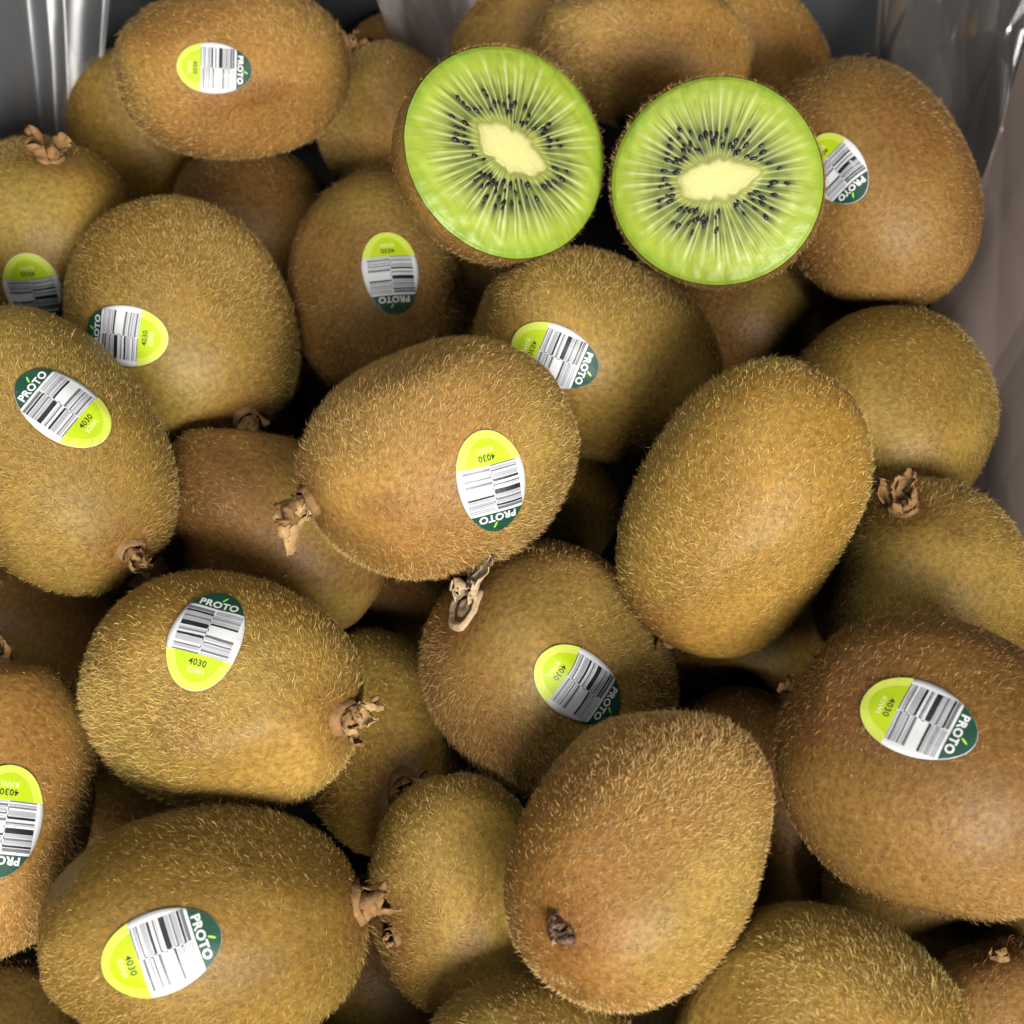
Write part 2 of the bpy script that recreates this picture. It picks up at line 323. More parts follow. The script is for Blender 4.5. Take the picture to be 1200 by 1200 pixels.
TINTS = {  # (skin a, skin b, fuzz a, fuzz b)
    'tan':   ((.235, .115, .027), (.300, .172, .042), (.68, .395, .130), (.82, .56, .23)),
    'gold':  ((.240, .133, .025), (.305, .186, .041), (.70, .445, .125), (.84, .605, .21)),
    'brown': ((.138, .067, .017), (.192, .104, .027), (.49, .270, .090), (.65, .395, .16)),
    'olive': ((.175, .099, .018), (.240, .150, .032), (.54, .330, .093), (.70, .475, .17)),
}
CAMP = np.array(cam.location)

def build_skin(root, L, B, seed, tint, cxp, half=False):
    P = body_points(L, B, seed, half)
    rng = np.random.default_rng(seed + 77)
    a, b, fa, fb = [np.array(c) for c in TINTS[tint]]
    U = P / [B, B, L]
    n1 = sm(waves(U, rng, 8, 1.5, 4), -.8, .8); n2 = waves(U, rng, 12, 6, 14)
    C = a + (b - a) * n1[:, None]
    gr = sm(waves(U, rng, 7, 1.5, 3.5), .1, 1.1)
    C = C + (np.array((.225, .165, .036)) - C) * (gr * .55)[:, None]    # greener rubbed patches
    C = C * (1 + .10 * n2)[:, None]
    red = np.zeros(len(P))
    for q in cxp:
        red = np.maximum(red, np.exp(-(np.linalg.norm(P - q, axis=1) / .0075) ** 2))
    blot = sm(waves(U, rng, 9, 3, 7), .75, 1.3) * .6       # rubbed reddish scars
    red = np.maximum(red, blot)
    C = C + (np.array((.13, .048, .014)) - C) * (red * .75)[:, None]
    q = grid_quads(NV, NU, True)[:, ::-1]
    me = mesh_np('skin', P, quads=q, tint=C)
    o = link('skin', me, M['skin'], root)
    return o, P, q

def build_fuzz(root, Rm, loc, P, quads, L, B, seed, tint, density, stick=None, scars=(), half=False, keep=-.4):
    rng = np.random.default_rng(seed + 991)
    A, Bq, Cq, Dq = (P[quads[:, i]] for i in range(4))
    nrm = np.cross(Cq - A, Dq - Bq); area_ = np.linalg.norm(nrm, axis=1) / 2
    n = int(density * area_.sum() * 1e6)
    f = rng.choice(len(quads), n, p=area_ / area_.sum())
    u, v = rng.random((2, n, 1))
    p = (A[f] * (1 - u) + Bq[f] * u) * (1 - v) + (Dq[f] * (1 - u) + Cq[f] * u) * v
    nn = unit(nrm[f]); nn *= np.sign((nn * p).sum(1, keepdims=True))
    if half: nn = unit(nn)
    U = p / [B, B, L]
    nz = waves(U, np.random.default_rng(seed + 5), 8, 2, 5)
    k = rng.random(n) < .68 + .42 * nz                       # worn, thinner patches
    view = unit(CAMP - (p @ Rm.T + loc))
    k &= ((nn @ Rm.T) * view).sum(1) > keep
    if stick is not None:
        h, r_, u_, n_, hw, hh = stick
        d = p - h; a = d @ r_ / (hw * .99); b = d @ u_ / (hh * .99)
        k &= ~((a * a + b * b < 1) & ((nn @ n_) > 0))
    for q, rad in scars:
        k &= np.linalg.norm(p - q, axis=1) > rad
    p, nn, U, nz = p[k], nn[k], U[k], nz[k]; n = len(p)
    ax = np.array([0, 0, -1.0])
    t = unit(ax - nn * (nn @ ax)[:, None]); s = np.cross(nn, t)
    sw = waves(U, np.random.default_rng(seed + 6), 6, 1.5, 4)
    ang = sw * .9 + rng.normal(0, .75, n)
    c = t * np.cos(ang)[:, None] + s * np.sin(ang)[:, None]
    fine = rng.random(n) < .58                                # short under-fuzz, one face each
    ln = rng.gamma(9, 1 / 9, n) * np.where(fine, .00076, .00108) * (1 + .34 * nz)
    for q, rad in scars: ln = ln * (1 + .5 * np.exp(-((np.linalg.norm(p - q, axis=1) - rad) / .004) ** 2))
    el = np.radians(rng.normal(34, 15, n))
    se, ce = np.sin(el)[:, None], np.cos(el)[:, None]
    l = ln[:, None]
    P0 = p - nn * .00005
    d1 = nn * se + c * ce
    P1 = p + d1 * l * .5
    bend = s * rng.normal(0, .45, (n, 1))
    d2 = unit(nn * se * .5 + c * 1.0 + bend)
    P2 = P1 + d2 * l * .5
    w = unit(np.cross(d1, nn) + rng.normal(0, .28, (n, 3))) * (rng.uniform(.028, .043, n) * np.where(fine, 1, 1.15) * .001)[:, None]
    P1f = p + unit(d1 + d2) * l
    V = np.where(fine[:, None, None], np.stack([P0 - w, P0 + w, P1f, P1f, P1f], 1), np.stack([P0 - w, P0 + w, P1 + w * .8, P1 - w * .8, P2], 1))
    i5 = np.where(fine, 3, 5); off = np.r_[0, np.cumsum(i5)[:-1]]
    keepv = np.stack([np.ones(n, bool)] * 3 + [~fine] * 2, 1).ravel()
    V = V.reshape(-1, 3)[keepv]
    g_ = off[~fine][:, None]
    quads_ = g_ + np.array([[0, 1, 2, 3]]); tris_ = np.vstack([g_ + np.array([[3, 2, 4]]), off[fine][:, None] + np.array([[0, 1, 2]])])
    a_, b_, fa, fb = [np.array(x) for x in TINTS[tint]]
    mixv = np.clip(.5 + .28 * waves(U, np.random.default_rng(seed + 8), 8, 2, 5) + rng.normal(0, .28, n), 0, 1)[:, None]
    base = fa + (fb - fa) * mixv
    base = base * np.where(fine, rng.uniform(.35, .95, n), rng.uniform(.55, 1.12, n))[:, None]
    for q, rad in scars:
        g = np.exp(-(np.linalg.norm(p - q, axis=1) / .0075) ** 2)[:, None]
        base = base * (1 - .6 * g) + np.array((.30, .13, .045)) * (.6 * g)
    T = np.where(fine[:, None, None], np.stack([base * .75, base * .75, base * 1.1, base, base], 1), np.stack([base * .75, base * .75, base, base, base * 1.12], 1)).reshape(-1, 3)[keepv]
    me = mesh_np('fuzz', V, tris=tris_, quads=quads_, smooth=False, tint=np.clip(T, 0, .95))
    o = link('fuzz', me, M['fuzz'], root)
    o['kind'] = 'stuff'
    return o

# ------------------------------------------------------------------ sticker
def text_mesh(body, bold):
    cu = bpy.data.curves.new('t', 'FONT'); cu.body = body; cu.size = 1; cu.offset = bold
    cu.align_x = 'CENTER'; cu.resolution_u = 4; cu.space_character = 1.08
    ob = bpy.data.objects.new('t', cu); COL.objects.link(ob)
    dg = bpy.context.evaluated_depsgraph_get()
    me = ob.evaluated_get(dg).to_mesh()
    vs = np.array([v.co[:2] for v in me.vertices]); me.calc_loop_triangles()
    ts = np.array([t.vertices[:] for t in me.loop_triangles])
    ob.evaluated_get(dg).to_mesh_clear()
    bpy.data.objects.remove(ob); bpy.data.curves.remove(cu)
    mn, mx = vs.min(0), vs.max(0)
    vs = (vs - (mn + mx) / 2) / (mx[0] - mn[0])            # width 1
    return vs, ts
TXT = {'brand': text_mesh('PROTO', .035), 'code': text_mesh('4030', .015), 'fruit': text_mesh('KIWI', .02)}

def egg(v): return np.sqrt(np.clip(1 - v * v, 0, 1)) * (1 - .07 * v)
BARS_L = [(.53, .47, 'g'), (.455, .415, 'k'), (.40, .33, 'l'), (.325, .295, 'g'), (.28, .22, 'l'), (.21, .115, 'k'), (.04, .012, 'g'), (-.04, -.085, 'k'), (-.10, -.19, 'l'), (-.235, -.262, 'g'), (-.275, -.31, 'l')]
BARS_L += [(-.34, -.36, 'g'), (.07, .055, 'l')]
BARS_R = [(.53, .50, 'l'), (.485, .455, 'l'), (.43, .40, 'l'), (.365, .33, 'l'), (.31, .27, 'l'), (.255, .215, 'k'), (.0, -.05, 'g'), (-.07, -.09, 'l'), (-.12, -.15, 'g'), (-.17, -.22, 'l'), (-.235, -.25, 'l'), (-.265, -.305, 'g'), (.385, .372, 'g'), (-.33, -.35, 'l')]

def build_sticker(root, bvh, spot, upv, scale, seed):
    rng = np.random.default_rng(seed + 31)
    hh, hw = .0095 * scale, .0063 * scale
    sp = Vector(spot)
    h, n, _, _ = bvh.ray_cast(sp * 3, -sp.normalized())
    h = np.array(h)
    # a fair mean normal over the sticker's own size
    n = np.array(n)
    acc = np.zeros(3)
    for a in np.linspace(0, 6.28, 9)[:-1]:
        t1 = unit(np.cross(n, [.3, .5, .8])); t2 = np.cross(n, t1)
        q = h + (t1 * math.cos(a) + t2 * math.sin(a)) * .004 + n * .01
        r = bvh.ray_cast(Vector(q), Vector(-n))
        if r[1] is not None: acc += np.array(r[1])
    n = unit(acc)
    u = unit(np.array(upv) - n * (np.array(upv) @ n)); r_ = np.cross(u, n)
    wob = rng.uniform(0, 6.28, 3)
    def put(a, b, off):
        out = []
        for x, y in zip(np.ravel(a), np.ravel(b)):
            q = h + r_ * (x * hw) + u * (y * hh)
            res = bvh.ray_cast(Vector(q + n * .015), Vector(-n))
            if res[0] is None: c = q - n * .004; m = n
            else: c = np.array(res[0]); m = np.array(res[1])
            lift = .00042 + .00014 * math.sin(5 * x + wob[0]) * math.sin(4 * y + wob[1])
            out.append(c + unit(m * .5 + n * .5) * (lift + off))
        return np.array(out)
    def panel(name, v0, v1, nr, nc, mat, off, parent, inner=1.0):
        v = np.linspace(v0, v1, nr)[:, None] * np.ones((1, nc))
        x = np.linspace(-1, 1, nc)[None, :] * egg(v) * inner
        me = mesh_np(name, put(x, v, off), quads=grid_quads(nr, nc))
        return link(name, me, mat, parent)
    # paper oval with a real edge
    nr, nc = 33, 17
    vv = -np.cos(np.linspace(0, math.pi, nr))[:, None] * np.ones((1, nc))
    xx = np.linspace(-1, 1, nc)[None, :] * egg(vv)
    top = put(xx, vv, 0.0); bot = top - n * .00016
    q = grid_quads(nr, nc)
    k = nr * nc
    rim = [(r * nc) for r in range(nr)] + [(nr - 1) * nc + c for c in range(1, nc)] + [(nr - 1 - r) * nc + nc - 1 for r in range(1, nr)] + [nc - 1 - c for c in range(1, nc - 1)]
    side = [(rim[i], rim[(i + 1) % len(rim)], rim[(i + 1) % len(rim)] + k, rim[i] + k) for i in range(len(rim))]
    st = link('sticker', mesh_np('sticker', np.vstack([top, bot]), quads=np.vstack([q, q[:, ::-1] + k, side])), M['st_white'], root)
    O1, O2 = .00006, .00010
    ve = np.cos(np.linspace(0, 1, 9) * math.acos(.60))
    def endpanel(name, sgn, edge, mat, off, inner=1.0, tip=1.0):
        a = np.linspace(math.acos(edge), 0.0, 10)
        v = (np.cos(a) * sgn * tip)[:, None] * np.ones((1, nc))
        x = np.linspace(-1, 1, nc)[None, :] * egg(v / tip) * inner
        return link(name, mesh_np(name, put(x, v, off), quads=grid_quads(10, nc)), mat, st)
    endpanel('dark_green_band', 1, .585, M['st_dark'], O1, .995, .996)
    endpanel('lime_border', -1, .37, M['st_pale'], O1, .995, .996)
    lime = endpanel('lime_band', -1, .43, M['st_lime'], O2, .74, .85)
    for tone, mat, nm in (('k', 'ink', 'black_bars'), ('g', 'grey', 'grey_bars'), ('l', 'lgrey', 'pale_bars')):
        V = []; Q = []
        for bars, x0, x1 in ((BARS_L, -.80, -.025), (BARS_R, .025, .80)):
            for b0, b1, tt in bars:
                if tt != tone: continue
                k = sum(len(x) for x in V)
                x = np.linspace(x0, x1, 6)[None, :] * np.ones((2, 1)); y = np.array([[b0], [b1]]) * np.ones((1, 6))
                V.append(put(x, y, O1)); Q.append(grid_quads(2, 6) + k)
        if tone == 'g':      # the separator between the two columns
            for i, y in enumerate(np.linspace(.42, -.28, 12)):
                k = sum(len(x) for x in V)
                xo = .018 if i % 2 else -.018
                V.append(put([[xo - .014, xo + .016]] * 2, [[y + .026] * 2, [y - .030] * 2], O1)); Q.append(grid_quads(2, 2) + k)
        link(nm, mesh_np(nm, np.vstack(V), quads=np.vstack(Q), smooth=False), M[mat], st)
    for nm, key, cx, cy, wd, mat, off in (('brand_lettering', 'brand', 0, .685, 1.10, 'print_white', O2), ('code_lettering', 'code', .02, -.505, .50, 'ink', O2 + .00003), ('fruit_lettering', 'fruit', .02, -.65, .46, 'pale_ink', O2 + .00003)):
        vs, ts = TXT[key]
        me = mesh_np(nm, put(vs[:, 0] * wd + cx, vs[:, 1] * wd * hw / hh * (.95 if key == 'brand' else 1) + cy, off), tris=ts, smooth=False)
        link(nm, me, M[mat], st)
    a = np.linspace(0, 2 * math.pi, 9)[:-1]
    lx = .085 + .075 * np.cos(a) * .75 + .06 * np.sin(a) * .5; ly = .835 + .055 * np.sin(a) + .030 * np.cos(a)
    V = np.vstack([put([.085], [.835], O2), put(lx, ly, O2)])
    link('leaf_mark', mesh_np('leaf_mark', V, tris=[(0, 1 + i, 1 + (i + 1) % 8) for i in range(8)], smooth=False), M['leaf'], st)
    return (h, r_, u, n, hw, hh)

# ------------------------------------------------------------------ dried calyx at the stem end
def sheet_solid(G, nr, nc, th):
    """give a strip (nr*nc points) a thickness"""
    G = G.reshape(nr, nc, 3)
    du = np.gradient(G, axis=0); dv = np.gradient(G, axis=1)
    nrm = unit(np.cross(du, dv)).reshape(-1, 3)
    P = G.reshape(-1, 3); k = len(P)
    V = np.vstack([P + nrm * th / 2, P - nrm * th / 2])
    q = grid_quads(nr, nc)
    rim = [(r * nc) for r in range(nr)] + [(nr - 1) * nc + c for c in range(1, nc)] + [(nr - 1 - r) * nc + nc - 1 for r in range(1, nr)] + [nc - 1 - c for c in range(1, nc - 1)]
    side = [(rim[i], rim[(i + 1) % len(rim)], rim[(i + 1) % len(rim)] + k, rim[i] + k) for i in range(len(rim))]
    return V, np.vstack([q, q[:, ::-1] + k, side])

def sepal(root, o, e1, e2, n, spec, seed, mat):
    """spec: direction deg (image right = 0, up = 90), length mm, width mm, lift deg, curl deg, start mm"""
    rng = np.random.default_rng(seed)
    dirdeg, ln, wd, lift, curl, start = spec
    d = e1 * math.cos(math.radians(dirdeg)) + e2 * math.sin(math.radians(dirdeg)); s = np.cross(n, d)
    nr, nc = 11, 6
    pos = o + d * start * .001; a = math.radians(lift); rows = []
    tw = rng.normal(0, .35)
    for i in range(nr):
        f = i / (nr - 1)
        t = d * math.cos(a) + n * math.sin(a)
        m = n * math.cos(a) - d * math.sin(a)
        w = wd * .0005 * (1.0 - .15 * f) * math.sqrt(max(0.02, 1 - max(0, (f - .45) / .57) ** 2)) * (1 + .12 * math.sin(9 * f + seed))
        for j in np.linspace(-1, 1, nc):
            cup = (j * j) * wd * .00030 * (1 + .7 * math.sin(5 * f + seed))
            ss = s * math.cos(tw * f) + m * math.sin(tw * f)
            rows.append(pos + ss * (w * j) + m * cup + rng.normal(0, .00016, 3) + ss * (rng.normal(0, .00035) * abs(j) ** 3))
        pos = pos + t * ln * .001 / (nr - 1)
        a += math.radians(curl) / (nr - 1)
    V, Q = sheet_solid(np.array(rows), nr, nc, .00020)
    return link('sepal', mesh_np('sepal', V, quads=Q), M[mat], root)

def lathe(o, n, e1, e2, prof, seed, wob=.1, nu=24):
    rng = np.random.default_rng(seed)
    ph = np.linspace(0, 2 * math.pi, nu, endpoint=False)
    k = 1 + wob * np.sin(2 * ph + rng.uniform(0, 6)) + wob * .6 * np.sin(3 * ph + rng.uniform(0, 6)) + wob * .4 * np.sin(7 * ph + rng.uniform(0, 6))
    V = []
    for r, hgt in prof:
        c = o + n * hgt * .001
        hh = 1 + .25 * np.sin(3 * ph + seed) * (1 if hgt > 0 else 0)
        V.append(o + (e1[None] * np.cos(ph)[:, None] + e2[None] * np.sin(ph)[:, None]) * (r * .001 * k)[:, None] + n[None] * (hgt * .001 * hh)[:, None])
    return np.vstack(V), grid_quads(len(prof), nu, True)

# style: rim profile scale, rim material, sepals
CAL = {
 'jut':  dict(r=1.05, rim='sepal', mats=('sepal_mid', 'sepal'), sep=[(90, 7, 5.5, 60, 30, .8), (60, 7, 5, 70, 50, .8), (20, 7.5, 5, 75, 20, .8), (340, 8, 4.5, 72, -10, .8), (300, 8.5, 5, 62, -15, .8), (270, 9.5, 5.5, 50, -20, 1.0), (120, 6, 5, 60, 60, 1.0), (240, 7, 4, 60, 0, .8), (45, 5, 5.5, 50, 120, 1.2)]),
 'ring': dict(r=1.5, rim='sepal_pale', mats=('sepal_pale', 'sepal_pale'), sep=[(55, 9.5, 4.2, 40, -10, 2.8), (72, 9.5, 2.6, 30, 10, 3.2), (90, 6, 5.5, 60, 60, 3.0), (118, 4.5, 4.0, 60, 80, 2.8), (30, 4, 3, 40, 70, 3.2)]),
 'ring2': dict(r=1.2, rim='sepal', mats=('sepal', 'sepal_mid'), sep=[(40, 6.5, 2.6, 45, 40, 2.3), (55, 6, 1.6, 60, -30, 2.4), (90, 4.5, 3, 60, 100, 2.3), (240, 4, 3, 50, 100, 2.2), (285, 4.5, 3.5, 30, 60, 2.4), (170, 3.5, 3.4, 60, 80, 2.4), (10, 5, 3, 45, 60, 2.2), (120, 3, 2.6, 70, 60, 2.4)]),
 'cup':  dict(r=1.05, rim='sepal', mats=('sepal', 'sepal'), sep=[(15, 6, 5.0, 45, 60, 1.7), (70, 6, 4.5, 60, 50, 1.7), (120, 6.0, 4.5, 55, 40, 1.7), (175, 7.5, 5.0, 40, 35, 1.8), (240, 4.5, 4.5, 50, 80, 1.8), (310, 4.5, 4.5, 50, 80, 1.8)]),
 'flap': dict(r=.9, rim='scar', mats=('sepal', 'sepal'), sep=[(60, 6, 3.6, 55, 60, 1.3), (-20, 6, 3.8, 50, 80, 1.3), (160, 4.5, 3.5, 50, 90, 1.4), (250, 4, 3.2, 55, 90, 1.4)]),
 'tuft': dict(r=.9, rim='scar', mats=('sepal', 'sepal'), sep=[(10, 5, 2.2, 55, 20, .8), (70, 5, 2, 60, 30, .8), (140, 4, 2, 55, 40, .8), (220, 4, 2.4, 55, 60, .8), (300, 5, 2, 50, 30, .8)]),
 'knob': dict(r=.45, rim='scar_dark', mats=('scar_dark', 'sepal_pale'), sep=[(a, 3.0 + .9 * (i % 3), 1.9, 55, 170, .3 + .95 * (i % 3)) for i, a in enumerate(range(0, 720, 41))]),
 'nub':  dict(r=.6, rim='scar', mats=('sepal', 'sepal'), sep=[(-60, 3.5, 2, 50, 60, .8), (80, 2.5, 2, 60, 80, .8), (180, 2, 2, 60, 80, .8)]),
}
def build_calyx(root, bvh, spot, cd, style, seed):
    S = CAL[style]
    sp = Vector(spot)
    h, n, _, _ = bvh.ray_cast(sp * 3, -sp.normalized())
    h, n = np.array(h), np.array(n)
    n = unit(.6 * n + .4 * unit(np.array(spot)))
    e1 = np.array(cd[0]); e2 = np.array(cd[1])
    # image directions laid into the tangent plane
    a = e1 - n * (e1 @ n); b = e2 - n * (e2 @ n)
    if np.linalg.norm(a) >= np.linalg.norm(b): e1 = unit(a); e2 = np.cross(n, e1)
    else: e2 = unit(b); e1 = np.cross(e2, n)
    s = S['r']
    prof = [(3.5 * s, -.9), (3.2 * s, .1), (2.9 * s, .7), (2.65 * s, .85), (2.3 * s, .3), (1.9 * s, -.2), (1.5 * s, .0), (1.15 * s, .45), (.7 * s, .5), (.35 * s, .1), (.02, .05)]
    V, Q = lathe(h, n, e1, e2, prof, seed, .10)
    c = link('calyx', mesh_np('calyx', V, quads=Q[:, ::-1]), M[S['rim']], root)
    jr = np.random.default_rng(seed + 3)
    loose = style in ('cup', 'flap', 'tuft', 'nub', 'knob')
    turn = jr.uniform(-60, 60) if loose else 0
    jk = 1 if loose else .4
    for i, sp_ in enumerate(S['sep']):
        sp_ = (sp_[0] + turn + jk * jr.normal(0, 9), sp_[1] * (1 + jk * jr.uniform(-.25, .25)), sp_[2] * (1 + jk * jr.uniform(-.4, .1)), sp_[3] + jk * jr.normal(0, 12), sp_[4] + jk * jr.normal(0, 35), sp_[5])
        sepal(c, h - n * .0002, e1, e2, n, sp_, seed * 13 + i, S['mats'][0 if i % 3 else 1])
    return h, 3.4 * s * .001

# ------------------------------------------------------------------ the fruit
GROUP = 'kiwis heaped in the lined box'
LABELS = {
 '1': 'stickered kiwi at the upper edge beside the grey plastic folds, lime sticker end at left',
 '2': 'shaded olive kiwi tucked below the large stickered kiwi beside grey plastic folds',
 '3': 'kiwi with crumpled stem sepals on top and a sticker low down, below grey plastic',
 '4': 'olive kiwi with sticker on its left flank and dark stem end pointing lower right',
 '5': 'large kiwi cut off by the left edge, sticker dark end up, stem end lower right',
 '6': 'upright kiwi directly below the left cut half, its sticker lettering upside down',
 '9': 'tan kiwi in the centre of the heap with dried sepals jutting out at left',
 '10': 'kiwi below the two cut halves, sticker partly hidden by the central tan kiwi',
 '11': 'big golden kiwi without sticker, right of the centre, long axis leaning right',
 '12': 'brown kiwi at upper right with sticker half hidden behind the right cut half',
 '13': 'plain shaded kiwi below the upper right brown kiwi, touching the pinkish plastic',
 '14': 'olive kiwi at the right edge with dried stem sepals on its top',
 '15': 'large brown kiwi at lower right with a full sticker and tiny sepal on its left',
 '16': 'dark brown kiwi with pale ring-shaped stem scar and sticker, below the central tan kiwi',
 '17': 'big tan kiwi without sticker at the lower middle, dark knobbly blossom end lower left',
 '18': 'olive-gold kiwi with upright readable sticker on top and curled stem end at right',
 '19': 'large kiwi in the lower left corner with sideways sticker and stem end at right',
 '20': 'kiwi cut by the left edge near the bottom, with only half its sticker showing',
 '21': 'unstickered dark brown kiwi lying in shade behind the jutting sepals of the central kiwi',
 '22': 'dim olive kiwi without sticker standing left of the big tan lower middle kiwi',
 '23': 'kiwi top just showing at the bottom edge, middle of the picture',
 '24': 'fuzzy golden kiwi dome rising from the bottom edge, right of the middle',
 '25': 'dark kiwi with curled stem scar in the shade right of the olive-gold stickered kiwi',
 '26': 'dark kiwi squeezed between the tan lower middle and large brown lower right kiwis',
 '27': 'small dark olive kiwi showing beneath the right end of the central tan kiwi',
 '28': 'tan kiwi lying behind the gap between the two cut halves at the upper edge',
 '29': 'smooth brown kiwi end behind the left cut half, beside the mauve plastic flap',
 '30': 'dull kiwi behind the right cut half at the upper edge, beside black plastic folds',
 '31': 'orange-brown kiwi peeping out at the left rim of the left cut half',
 '32': 'small dark kiwi with fibrous tip under the mauve plastic flap',
 '33': 'shaded kiwi showing just below the lower rim of the right cut half',
 '34': 'very dark kiwi in the hollow under the upper left stickered kiwi',
 '35': 'dark unstickered kiwi end at the left edge between two larger stickered kiwis',
 '36': 'nearly black kiwi in shade underneath the large brown lower right kiwi',
 '37': 'dim brown kiwi in the lower right corner with torn sepal at its top',
 '38': 'dim kiwi sliver in the bottom left corner beside the large lower left kiwi',
 '39': 'dark olive kiwi in the hollow under the big golden kiwi',
 '40': 'dark kiwi in the crevice under the brown upper right kiwi',
 '41': 'almost hidden kiwi in the dark gap left of and above the large lower left kiwi',
 '42': 'almost hidden kiwi in the dark gap straight below the central tan kiwi',
 '43': 'almost hidden kiwi in the dark gap under the big tan lower middle kiwi',
 '44': 'almost hidden kiwi in the dark gap right of the large lower left kiwi',
 '45': 'almost hidden kiwi in the dark gap below the left cut half',
 '47': 'almost hidden kiwi in the dark gap right of the dark brown unstickered kiwi',
 '48': 'almost hidden kiwi in the dark gap above the olive-gold stickered kiwi',
 '46': 'almost hidden kiwi in the dark gap left of the central tan kiwi'}
TINT = {'1': 'tan', '2': 'olive', '3': 'olive', '4': 'olive', '5': 'olive', '6': 'brown', '9': 'tan', '10': 'olive', '11': 'gold', '12': 'brown', '13': 'olive', '14': 'olive', '15': 'brown', '16': 'brown', '17': 'tan', '18': 'gold', '19': 'olive', '20': 'tan', '21': 'brown', '22': 'olive', '23': 'olive', '24': 'gold', '25': 'olive', '28': 'tan', '29': 'tan', '30': 'tan', '31': 'tan', '27': 'olive', '39': 'olive'}
LOWER = set('2 21 25 26 27 29 30 32 33 34 35 36 38 39 40 41 42 43 44 45 46 47 48'.split())
def build_kiwi(key, e, seed):
    root = empty('kiwi', LABELS[key], 'kiwi', GROUP)
    z = unit(e['axis']); x = unit(np.array(e['x']) - z * (np.array(e['x']) @ z)); y = np.cross(z, x)
    Rm = np.c_[x, y, z]; loc = np.array(e['loc'])
    root.matrix_world = Matrix.Translation(Vector(loc)) @ Matrix(Rm.tolist()).to_4x4()
    L, B = e['L'], e['B']
    tint = TINT.get(key, 'brown')
    cxp = [np.array(e['cx'][0])] if 'cx' in e else []
    skin, P, q = build_skin(root, L, B, seed, tint, cxp)
    bvh = BVHTree.FromPolygons([tuple(v) for v in P], [tuple(f) for f in q])
    scars = []
    if 'cx' in e:
        h, rad = build_calyx(root, bvh, e['cx'][0], e['cd'], e['cx'][1], seed)
        scars.append((h, rad))
    stick = None
    if 'st' in e:
        stick = build_sticker(root, bvh, e['st'][0], e['st'][1], .5 + .5 * e['st'][2], seed)
    build_fuzz(root, Rm, loc, P, q, L, B, seed, tint, 3.2 if key in LOWER else 8.2, stick, scars)
    return root

